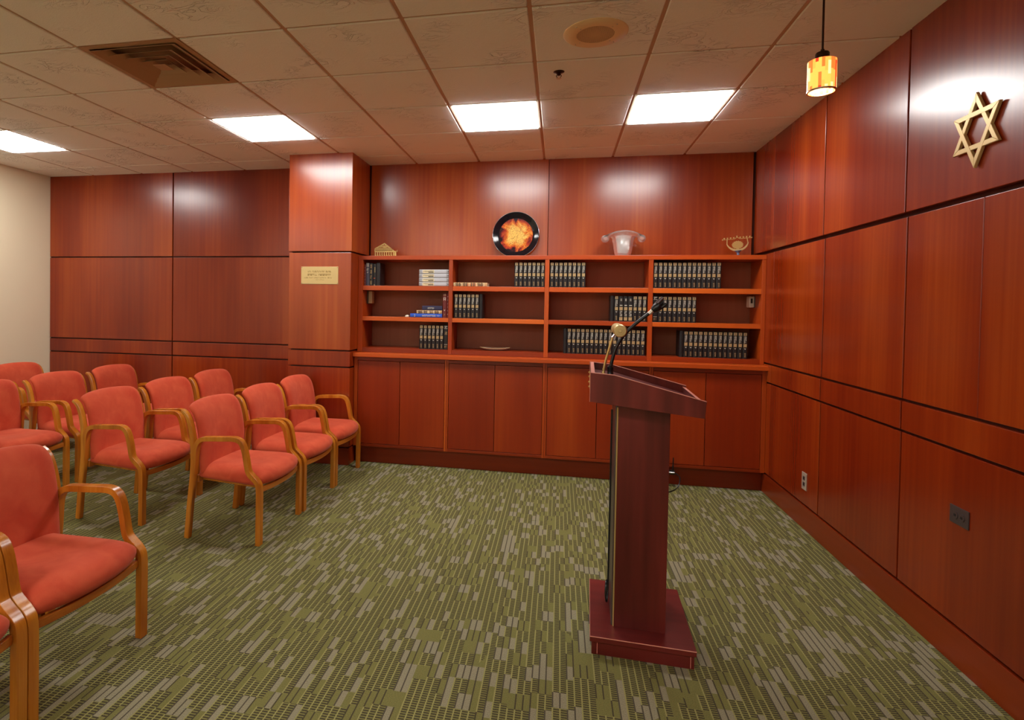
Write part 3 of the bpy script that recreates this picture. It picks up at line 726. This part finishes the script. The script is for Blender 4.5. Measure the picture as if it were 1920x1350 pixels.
bm = BM(); box(bm, .096, .112, -.006, .006, .008, .048); box(bm, .092, .116, -.012, .008, .048, .056); box(bm, .119, .123, -.004, .004, .05, .066); box(bm, .11, .124, -.004, .004, .046, .05); obj('side_cup', bm, 'brass', t, .001, 1)
for k in range(8):
    bm = BM(); lathe(bm, [(.0045, .0), (.0065, .006), (.004, .0065), (.0001, .003)], 10, (-.0845+.0225*k, -.02, .008)); obj('oil_cup', bm, 'brass', t)
# crescent hanukkiah with nine cups
t = thing('menorah', 'brass crescent menorah with nine cups and a tree motif', 'menorah', (1.64, -.14, 1.9303)); t.rotation_euler = (0, math.radians(-5), 0)
bm = BM(); lathe(bm, [(.014, .0), (.014, .003), (.011, .006), (.010, .03), (.018, .042), (.028, .05), (.028, .052), (.0001, .052)], 24); obj('stem', bm, 'blue_glass', t, sm=True)
bm = BM(); out = []; inn_ = []
for k in range(25):
    a = PI*(1.06+.88*k/24); w = .006+.0115*math.sin(PI*k/24)
    out.append((.088*math.cos(a), .128+.082*math.sin(a))); inn_.append(((.088-w)*math.cos(a), .128+(.082-w)*math.sin(a)))
pts = out+inn_[::-1]
for k in range(24):
    prism(bm, [out[k], out[k+1], inn_[k+1], inn_[k]], -.004, .004)
obj('crescent', bm, 'brass_soft', t)
bm = BM(); pts = []
for k in range(32):
    a = 2*PI*k/32; rr = .040+(.006 if k % 2 else 0); pts.append((rr*math.cos(a)*1.02, .100+rr*.78*math.sin(a)))
prism(bm, pts, -.002, .002); box(bm, -.009, .009, -.003, .003, .055, .085); obj('tree', bm, 'brass', t)
bm = BM(); path = catmull([(-.112, 0, .152), (-.06, 0, .152), (-.022, 0, .153), (0, 0, .163), (.022, 0, .153), (.06, 0, .152), (.112, 0, .152)], 6); tube(bm, path, .003, 8)
for s in (-1, 1): tube(bm, [(s*.078, 0, .152), (s*.082, 0, .112)], .0035, 8); lathe(bm, [(.0001, 0), (.006, .004), (.006, .01), (.0001, .014)], 10, (s*.114, 0, .145))
obj('candle_bar', bm, 'brass', t, sm=True)
for k in range(9):
    xx = -.1+.025*k; zz = .163 if k == 4 else .153
    bm = BM(); lathe(bm, [(.003, 0), (.003, .004), (.0065, .008), (.0065, .014), (.0001, .012)], 12, (xx, 0, zz)); obj('candle_cup', bm, 'brass', t)

# plaque on the pillar
t = thing('plaque', 'brass plaque with engraved lines on the pillar', 'plaque', (-1.998, -.489, 1.735))
obj('plate', B(-.181, .181, -.004, 0, -.08, .08), 'brass_soft', t, .001)
def text(parent, s, size, loc, rot, mat, ext=.0004, name='lettering', align='CENTER'):
    cu = bpy.data.curves.new('t', 'FONT'); cu.body = s; cu.size = size; cu.align_x = align; cu.extrude = ext; cu.resolution_u = 3
    o = bpy.data.objects.new('t', cu); col.objects.link(o)
    dg = bpy.context.evaluated_depsgraph_get(); me = bpy.data.meshes.new_from_object(o.evaluated_get(dg)); bpy.data.objects.remove(o)
    me.materials.clear(); me.materials.append(M[mat]); q = bpy.data.objects.new(name, me); col.objects.link(q); q.parent = parent; q.location = loc; q.rotation_euler = rot
    return q
M['engraved'] = plain('engraved_lettering', srgb(140, 108, 52), .5)
bm = BM(); r = random.Random(4)
def lineglyphs(bm, x0, x1, zc, h, n, y):
    w = (x1-x0)/n
    for k in range(n):
        if r.random() < .14: continue
        a, b_ = x0+k*w+w*.12, x0+(k+1)*w-w*.12; f = r.randrange(3)
        quad(bm, a, a+(b_-a)*.3, zc-h/2, zc+h/2, y, 0)
        if f: quad(bm, a, b_, zc+h/2-h*.28, zc+h/2, y, 0)
        if f > 1: quad(bm, b_-(b_-a)*.3, b_, zc-h/2, zc+h/2, y, 0)
        if f != 1: quad(bm, a, b_, zc-h/2, zc-h/2+h*.25, y, 0)
lineglyphs(bm, -.115, .115, .035, .014, 21, -.0045); lineglyphs(bm, -.118, .112, .005, .017, 17, -.0045)
lineglyphs(bm, -.15, .12, -.022, .009, 34, -.0045); lineglyphs(bm, -.045, .045, -.04, .007, 12, -.0045)
obj('engraving', bm, 'engraved', t)
for sx in (-1, 1):
    for sz in (-1, 1):
        bm = BM(); lathe(bm, [(.003, -.004), (.0025, -.0055), (.0001, -.006)], 8, (sx*.174, 0, sz*.073), axis='Y'); obj('screw', bm, 'dark_metal', t)

# six-pointed star on the right wall
t = thing('star_emblem', 'large gold six-pointed star mounted high on the right wood wall', 'wall emblem', (XR-.012, -2.757, 2.2115))
def star_bm():
    bm = BM(); Ro = .153; w = .0205
    for flip in (0, 1):
        P = [(Ro*math.sin(a), Ro*math.cos(a)) for a in [PI*flip+2*PI/3*k for k in range(3)]]
        ri = Ro-2*w*.5*2
        Q = [(ri*math.sin(a), ri*math.cos(a)) for a in [PI*flip+2*PI/3*k for k in range(3)]]
        for k in range(3): prism(bm, [P[k], P[(k+1) % 3], Q[(k+1) % 3], Q[k]], -.016-.0006*flip, -.004, 'YZ')
    return bm
obj('star', star_bm(), 'brass_soft', t, .0012, 1)
for a in (0, PI): 
    bm = BM(); tube(bm, [(-.006, .115*math.sin(a), .115*math.cos(a)), (0, .115*math.sin(a), .115*math.cos(a))], .004, 8); obj('standoff', bm, 'steel', t)

# outlets on the right wall
t = thing('wall_outlet', 'pale steel duplex outlet low on the right wall near the cabinets', 'outlet', (XR, -1.156, .325))
obj('cover_plate', B(-.005, 0, -.037, .037, -.058, .058), 'steel', t, .0015)
for s in (-1, 1): obj('socket', B(-.0065, -.005, -.015, .015, s*.02-.013, s*.02+.013), 'grey_plate', t, .001); obj('slots', B(-.007, -.0064, -.007, .007, s*.02-.005, s*.02+.005), 'hole', t)
t = thing('wall_outlet', 'dark grey horizontal duplex outlet on the right wall', 'outlet', (XR, -2.70, .628))
obj('cover_plate', B(-.005, 0, -.058, .058, -.037, .037), 'grey_plate', t, .0015)
for s in (-1, 1):
    bm = BM(); lathe(bm, [(.0165, 0), (.0165, -.0025), (.0001, -.003)], 20, (-.005, s*.02, 0), axis='X'); obj('socket', bm, 'grey_plate', t)
    obj('slots', B(-.0088, -.0078, s*.02-.006, s*.02+.006, -.005, .005), 'hole', t)

# wireless box and cable by the cabinet plinth
t = thing('wireless_receiver', 'small black receiver with two antennas low by the cabinets', 'receiver', (1.075, -.383, .105))
obj('housing', B(-.05, .05, -.03, 0, 0, .035), 'black', t, .003)
for xx in (-.035, .035): bm = BM(); tube(bm, [(xx, -.015, .035), (xx+.002, -.015, .14)], [.006, .004], 8); obj('antenna', bm, 'black', t, sm=True)
bm = BM(); tube(bm, [(-.02, -.03, .018), (.045, -.034, .018)], .007, 8); obj('connector', bm, 'silverware', t, sm=True)
bm = BM(); tube(bm, catmull([(1.125, -.417, .123), (1.16, -.43, .09), (1.145, -.46, .03), (1.10, -.51, .006), (1.02, -.60, .006), (.9, -.75, .006), (.75, -1.2, .006), (.62, -1.9, .006), (.56, -2.42, .006)], 10), .0045, 8)
tag(obj('power_cable', bm, 'black', None, sm=True), 'black cable from the receiver curling onto the carpet behind the lectern', 'cable')

# ------------------------------------------------------------------ lectern
LX, LY = .525, -2.70
t = thing('lectern', 'mahogany-laminate lectern with sloping open desk on a square base', 'lectern', (0, 0, 0))
LA = math.radians(-2.7); lp = Matrix.Translation((.315, -2.973, 0)) @ Matrix.Rotation(LA, 4, 'Z') @ Matrix.Translation((-.315, 2.973, 0))
t.location = lp.translation; t.rotation_euler = (0, 0, LA)
bs = obj('base', B(.323, .729, LY-.265, LY+.265, 0, .056), 'mahogany_x', t, .001)
obj('base_top', B(.315, .736, LY-.273, LY+.268, .056, .080), 'mahogany_x', t, .0012)
bm = BM()
box(bm, .315, .736, LY-.2742, LY-.273, .0765, .0798)
for xx in (.345, .714): box(bm, xx, xx+.002, LY-.2662, LY-.265, .004, .05)
box(bm, .315, .3162, LY-.273, LY+.268, .0802, .0808); obj('edge_band', bm, 'edge', bs)
for y0, y1 in ((LY-.17, LY-.152), (LY+.152, LY+.17)): obj('column_side', B(.416, .628, y0, y1, .080, 1.085), 'mahogany', t, .0012)
obj('column_back', B(.608, .622, LY-.151, LY+.151, .081, 1.04), 'mahogany', t, .001)
fp = obj('front_panel', B(.404, .415, LY-.16, LY+.16, .081, 1.05), 'grey_plate', t, .0012)
bm = BM(); box(bm, .4105, .4158, LY-.1725, LY-.1603, .082, 1.04); obj('gold_edge', bm, 'brass', fp)
side = [(.295, 1.074), (.295, 1.197), (.392, 1.190), (.752, 1.098), (.746, 1.030)]
for y0, y1 in ((LY-.265, LY-.247), (LY+.247, LY+.265)):
    bm = BM(); prism(bm, side, y0, y1, 'XZ'); s_ = obj('desk_side', bm, 'mahogany', t, .0008, 1)
    bm = BM()
    for a, b_ in ((side[0], side[1]), (side[1], side[2]), (side[2], side[3])):
        a, b_ = Vector((a[0], 0, a[1])), Vector((b_[0], 0, b_[1])); d = (b_-a).normalized(); n = Vector((-d.z, 0, d.x))*.0016
        prism(bm, [(a.x, a.z), (b_.x, b_.z), ((b_+n).x, (b_+n).z), ((a+n).x, (a+n).z)], y0+.0005, y1-.0005)
    obj('edge_band', bm, 'edge', s_)
fr = obj('desk_front', B(.2955, .314, LY-.2465, LY+.2465, 1.074, 1.196), 'mahogany', t, .001)
obj('edge_band', B(.297, .313, LY-.246, LY+.246, 1.1962, 1.1975), 'edge', fr)
bm = BM(); prism(bm, [(.7345, 1.032), (.7345, 1.092), (.7505, 1.088), (.7455, 1.0305)], LY-.2465, LY+.2465); lip = obj('desk_lip', bm, 'mahogany', t, .001)
bm = BM(); prism(bm, [(.7345, 1.0925), (.7345, 1.0938), (.7505, 1.0898), (.7505, 1.0885)], LY-.246, LY+.246); obj('edge_band', bm, 'edge', lip)
bm = BM(); prism(bm, [(.3145, 1.146), (.3145, 1.163), (.400, 1.157), (.734, 1.066), (.734, 1.050), (.398, 1.140)], LY-.2465, LY+.2465); obj('writing_surface', bm, 'mahogany_x', t)
bm = BM(); prism(bm, [(.3145, 1.074), (.3145, 1.088), (.733, 1.048), (.733, 1.033)], LY-.2465, LY+.2465); obj('desk_bottom', bm, 'mahogany_x', t)
em = obj('front_bracket', B(.2935, .2955, LY-.1, LY+.1, 1.105, 1.172), 'brass', t, .0004)
for yy in (LY-.1, LY+.08):
    for zz in (1.116, 1.162):
        bm = BM(); lathe(bm, [(.004, 0), (.0045, -.003), (.003, -.0055), (.0001, -.006)], 12, (.2935, yy+.01, zz), axis='X'); obj('stud', bm, 'brass', em, sm=True)
# cable loop at the foot of the column
bm = BM(); tube(bm, catmull([(.397, LY+.02, 1.0), (.397, LY+.02, .5), (.396, LY+.02, .2), (.393, LY+.0, .12), (.388, LY-.03, .12), (.384, LY-.04, .16), (.386, LY-.02, .2), (.389, LY+.02, .19), (.390, LY+.05, .12), (.392, LY+.06, .087)], 8), .0045, 8); bm.transform(lp)
tag(obj('microphone_cable', bm, 'black', None, sm=True), 'black cable looped down the left face of the lectern column', 'cable')
# reading lamp
t = thing('reading_lamp', 'brass reading lamp with a horizontal cylinder shade on the lectern', 'lamp', lp @ Vector((.354, LY, 1.1616)), LA)
bm = BM(); lathe(bm, [(.012, 0), (.012, .004), (.007, .012), (.005, .018), (.005, .03)], 20, cap=False); obj('collar', bm, 'brass', t, sm=True)
sb = BM(); tube(sb, [(0, 0, .012), (.01, 0, .07), (.027, 0, .135), (.028, 0, .14), (.040, 0, .182)], [.0055, .0055, .006, .0065, .0045], 14); obj('stem', sb, 'brass', t, sm=True)
bm = BM(); tube(bm, [(.036, -.0, .176), (.05, 0, .196)], .006, 10); obj('swivel', bm, 'silverware', t, sm=True)
bm = BM(); lathe(bm, [(.0001, -.170), (.006, -.170), (.008, -.166), (.012, -.166), (.013, -.163), (.018, -.163), (.019, -.160), (.024, -.160), (.027, -.155), (.027, .155), (.024, .16), (.0001, .162)], 36, (.063, 0, .212), axis='Y', cap=False); sh = obj('shade', bm, 'brass_soft', t, sm=True)
bm = BM(); lathe(bm, [(.0276, -.154), (.0288, -.152), (.0288, -.140), (.0276, -.138)], 36, (.063, 0, .212), axis='Y', cap=False); obj('end_cap', bm, 'brass', sh, sm=True)
# gooseneck microphone
t = thing('gooseneck_microphone', 'black gooseneck microphone curving up from the lectern desk', 'microphone', lp @ Vector((.385, LY, 1.1600)), LA)
bm = BM(); lathe(bm, [(.016, 0), (.016, .006), (.0135, .01), (.0135, .03), (.0145, .032), (.0145, .04), (.009, .046)], 20, cap=True); obj('base', bm, 'black', t, sm=True)
pts = [(.001, 0, .03), (.008, 0, .075), (.026, 0, .135), (.058, 0, .19), (.104, 0, .24), (.15, 0, .28), (.178, 0, .303)]
bm = BM(); tube(bm, catmull(pts, 8), .0078, 14); obj('gooseneck', bm, 'black', t, sm=True)
bm = BM(); d = Vector((.046, 0, .042)).normalized(); p0 = Vector(pts[-1])
tube(bm, [p0-.02*d, p0+.0*d], .0092, 14); obj('coupling', bm, 'steel', t, sm=True)
bm = BM(); tube(bm, [p0, p0+.008*d, p0+.022*d, p0+.036*d, p0+.042*d], [.010, .016, .019, .018, .013], 16); hd = obj('head', bm, 'black', t, sm=True)
for s, mt in ((1, 'grey_plate'), (-1, 'black')):
    n = Vector((-d.z, 0, d.x))
    bm = BM(); a = p0+.022*d+s*.012*n; b_ = p0+(.074 if s > 0 else .066)*d+s*.015*n
    for off in (0,): tube(bm, [a, (a+b_)/2, b_], [.008, .009, .0078], 10)
    obj('prong', bm, mt, hd, sm=True)
bm = BM(); tube(bm, [p0+.03*d, p0+.06*d], .006, 8); obj('capsule', bm, 'hole', hd)

# ------------------------------------------------------------------ pendant lamp
PX, PY, PZ = 1.222, -2.76, 2.395
t = thing('pendant_lamp', 'small amber mosaic glass pendant lamp glowing near the right wall', 'pendant lamp', (PX, PY, PZ))
R = .053
bm = BM(); lathe(bm, [(R, .004), (R, .128), (R-.003, .130), (R-.004, .128), (R-.004, .004), (R-.002, .002)], 40, cap=False)
obj('shade', bm, 'mosaic', t, sm=True)
bm = BM(); lathe(bm, [(R+.001, .0), (R+.001, .006), (R-.005, .006), (R-.005, .0), (R+.001, .0)], 40, cap=False); obj('bottom_ring', bm, 'silverware', t, sm=True)
bm = BM(); lathe(bm, [(.0001, .127), (R-.004, .127), (R-.004, .130), (.0001, .130)], 32, cap=False); obj('top_disc', bm, 'silverware', t)
bm = BM(); lathe(bm, [(.026, .130), (.026, .160), (.023, .165), (.008, .166), (.007, .178), (.0001, .178)], 28, cap=False); obj('socket_cap', bm, 'dark_metal', t, sm=True)
bm = BM(); lathe(bm, [(.0001, .02), (.02, .026), (.03, .045), (.03, .06), (.016, .095), (.013, .12)], 24, cap=False); obj('bulb', bm, 'glow', t, sm=True)
bm = BM(); tube(bm, [(0, 0, .165), (0, 0, H-PZ-.01)], .0042, 8); obj('rod', bm, 'dark_metal', t, sm=True)
bm = BM(); lathe(bm, [(.055, H-PZ-.002), (.055, H-PZ-.012), (.045, H-PZ-.022), (.006, H-PZ-.024)], 28, cap=True); obj('canopy', bm, 'dark_metal', t, sm=True)

# ------------------------------------------------------------------ armchairs
def make_chair():
    t = bpy.data.objects.new('armchair', None); col.objects.link(t)
    wd_ = .040
    front = [(.243, 0), (.244, .2), (.243, .345), (.226, .387), (.196, .415), (.171, .447), (.156, .52), (.140, .585), (.118, .622), (.078, .637), (0, .634), (-.11, .628), (-.152, .618), (-.178, .588), (-.186, .545), (-.186, .47), (-.186, .40)]
    tf = [.030]*5+[.028]*9+[.024, .014, .003]
    rear = [(-.242, 0), (-.232, .11), (-.222, .23), (-.207, .37), (-.201, .46), (-.202, .56), (-.214, .66), (-.232, .73), (-.254, .772), (-.286, .797)]
    tr = [.034]*6+[.03, .027, .025, .022]
    for s in (-1, 1):
        y0, y1 = (s*.254, s*(.254+wd_)) if s > 0 else (-.254-wd_, -.254)
        bm = BM(); ribbon(bm, front, tf, y0, y1, 5); obj('arm_and_front_leg', bm, 'oak', t, .006, 2, sm=True)
        bm = BM(); ribbon(bm, rear, tr, y0+.001, y1-.001, 5); obj('back_leg', bm, 'oak', t, .006, 2, sm=True)
    # rails: bowed front rail, side rails, back rail
    def yrail(fx, z0, z1, th, ya=-.2535, yb=.2535, n=14):
        bm = BM(); A = []
        for k in range(n+1):
            y = ya+(yb-ya)*k/n; x = fx(y/.257)
            A.append([bm.verts.new(p) for p in ((x-th/2, y, z0), (x+th/2, y, z0), (x+th/2, y, z1), (x-th/2, y, z1))])
        for i in range(n):
            for k in range(4): bm.faces.new((A[i][k], A[i][(k+1) % 4], A[i+1][(k+1) % 4], A[i+1][k]))
        bm.faces.new(A[0]); bm.faces.new(A[-1][::-1]); return bm
    obj('front_rail', yrail(lambda u: .232+.032*(1-u*u), .314, .346, .02), 'oak_x', t, .003)
    obj('rear_rail', yrail(lambda u: -.19, .345, .39, .02), 'oak_x', t, .003)
    for s in (-1, 1):
        bm = BM(); prism(bm, [(-.18, .352), (.225, .326), (.225, .350), (-.18, .376)], s*.205-.009, s*.205+.009); obj('side_rail', bm, 'oak', t, .002)
    # seat cushion
    bm = BM(); nu, nv = 16, 14; top = {}; bot = {}
    def sxy(u, v):          # u across, v rear->front
        y = u*.254; x0 = -.192; x1 = .262+.048*(1-u*u)-.02*abs(u)**6
        return x0+(x1-x0)*v, y*(1-.02*(1-v))
    for i in range(nu+1):
        for j in range(nv+1):
            u = -1+2*i/nu; v = j/nv
            x, y = sxy(u, v)
            eu = (1-abs(u)**5); ev = 1-max(0, (v-.5)*2)**5
            e_ = max(0, eu*ev)**.5
            zt = .402+.048*e_+.006*math.sin(v*2.2)+.006*(1-v); zt -= .012*math.exp(-((u)**2*3+((v-.45)/.25)**2))
            zb = .374-.030*v-.006*e_
            if v > .8: zb += .022*((v-.8)/.2)**2*(1)
            top[i, j] = bm.verts.new((x, y, zt)); 
            bot[i, j] = top[i, j] if False else bm.verts.new((x-(.010 if j == nv else 0), y, min(zb, zt-.004)))
    for i in range(nu):
        for j in range(nv):
            bm.faces.new((top[i, j], top[i+1, j], top[i+1, j+1], top[i, j+1])); bm.faces.new((bot[i, j], bot[i, j+1], bot[i+1, j+1], bot[i+1, j]))
    for i in range(nu):
        bm.faces.new((bot[i, 0], bot[i+1, 0], top[i+1, 0], top[i, 0])); bm.faces.new((top[i, nv], top[i+1, nv], bot[i+1, nv], bot[i, nv]))
    for j in range(nv):
        bm.faces.new((top[0, j], top[0, j+1], bot[0, j+1], bot[0, j])); bm.faces.new((bot[nu, j], bot[nu, j+1], top[nu, j+1], top[nu, j]))
    obj('seat', bm, 'fabric', t, sm=True, subs=1).data.set_sharp_from_angle(angle=3.0)
    # curved back cushion
    bm = BM(); F = {}; K = {}; nv = 18
    def cen(v):             # centreline of cushion, bottom -> top
        P = [(-.165, .395), (-.172, .50), (-.176, .58), (-.186, .66), (-.203, .735), (-.226, .785), (-.262, .822)]
        q = v*(len(P)-1); k = min(int(q), len(P)-2); f = q-k
        a = P[k-1] if k else P[0]; b_, c_ = P[k], P[k+1]; d = P[min(k+2, len(P)-1)]
        h = lambda a, b_, c_, d: .5*(2*b_+(c_-a)*f+(2*a-5*b_+4*c_-d)*f*f+(3*b_-a-3*c_+d)*f**3)
        return h(a[0], b_[0], c_[0], d[0]), h(a[1], b_[1], c_[1], d[1])
    for i in range(nu+1):
        for j in range(nv+1):
            u = -1+2*i/nu; v = j/nv; x, z = cen(v)
            bow = -.034*(1-u*u)*(.35+.65*v); x += bow
            z += (.016*(1-u*u)-.010*abs(u)**8)*max(0, v-.6)/.4
            yy = u*(.256-.010*max(0, (v-.85)/.15)**2)
            edge = (max(0, 1-abs(u)**6)*max(0, 1-max(0, (v-.7)/.3)**4))**.5
            th = .012+.022*edge
            dx, dz = (math.cos(.9*max(0, v-.55)/.45*1.0), math.sin(.9*max(0, v-.55)/.45)*1.0)
            F[i, j] = bm.verts.new((x+th*dx, yy, z+th*dz*.8)); K[i, j] = bm.verts.new((x-th*dx*.8, yy, z-th*dz*.5))
    for i in range(nu):
        for j in range(nv):
            bm.faces.new((F[i, j], F[i+1, j], F[i+1, j+1], F[i, j+1])); bm.faces.new((K[i, j], K[i, j+1], K[i+1, j+1], K[i+1, j]))
    for i in range(nu):
        bm.faces.new((K[i, 0], K[i+1, 0], F[i+1, 0], F[i, 0])); bm.faces.new((F[i, nv], F[i+1, nv], K[i+1, nv], K[i, nv]))
    for j in range(nv):
        bm.faces.new((F[0, j], F[0, j+1], K[0, j+1], K[0, j])); bm.faces.new((K[nu, j], K[nu, j+1], F[nu, j+1], F[nu, j]))
    obj('backrest', bm, 'fabric', t, sm=True, subs=1).data.set_sharp_from_angle(angle=3.0)
    return t
proto = make_chair()
R1, R2, R3 = 'front row of coral armchairs', 'second row of coral armchairs', 'rear rows of coral armchairs'
CH = [
 (-1.84, -2.015, 0, 'front row coral armchair right after the open gap, all four legs visible', R1),
 (-1.835, -1.400, 0, 'coral armchair between two others in the front row, second from the cabinets', R1),
 (-1.835, -.800, 0, 'coral armchair at the pillar end of the front row', R1),
 (-1.850, -3.567, 0, 'large near coral armchair at the left picture edge with its whole seat visible', R1),
 (-1.850, -4.160, 0, 'nearest coral armchair, cut off by the bottom left corner', R1),
 (-2.74, -1.905, 0, 'coral armchair with both arms visible, near end of the second row', R2),
 (-2.745, -1.272, 0, 'coral armchair in the middle of the second row', R2),
 (-2.745, -.645, 0, 'coral armchair at the wall end of the second row', R2),
 (-3.89, -1.88, 0, 'coral armchair at left edge with most of its seat showing, third row', R3),
 (-3.87, -1.235, 0, 'coral armchair in the middle of the third row', R3),
 (-3.86, -.59, 0, 'coral armchair at the wood wall end of the third row', R3),
 (-4.84, -.74, 0, 'farthest coral armchair, in front of the beige wall', R3),
]
for k, (x, y, a, lab, grp) in enumerate(CH):
    c = proto if k == 0 else dup(proto)
    c.location = (x, y, 0); c.rotation_euler = (0, 0, math.radians(a)); c['label'] = lab; c['category'] = 'chair'; c['group'] = grp
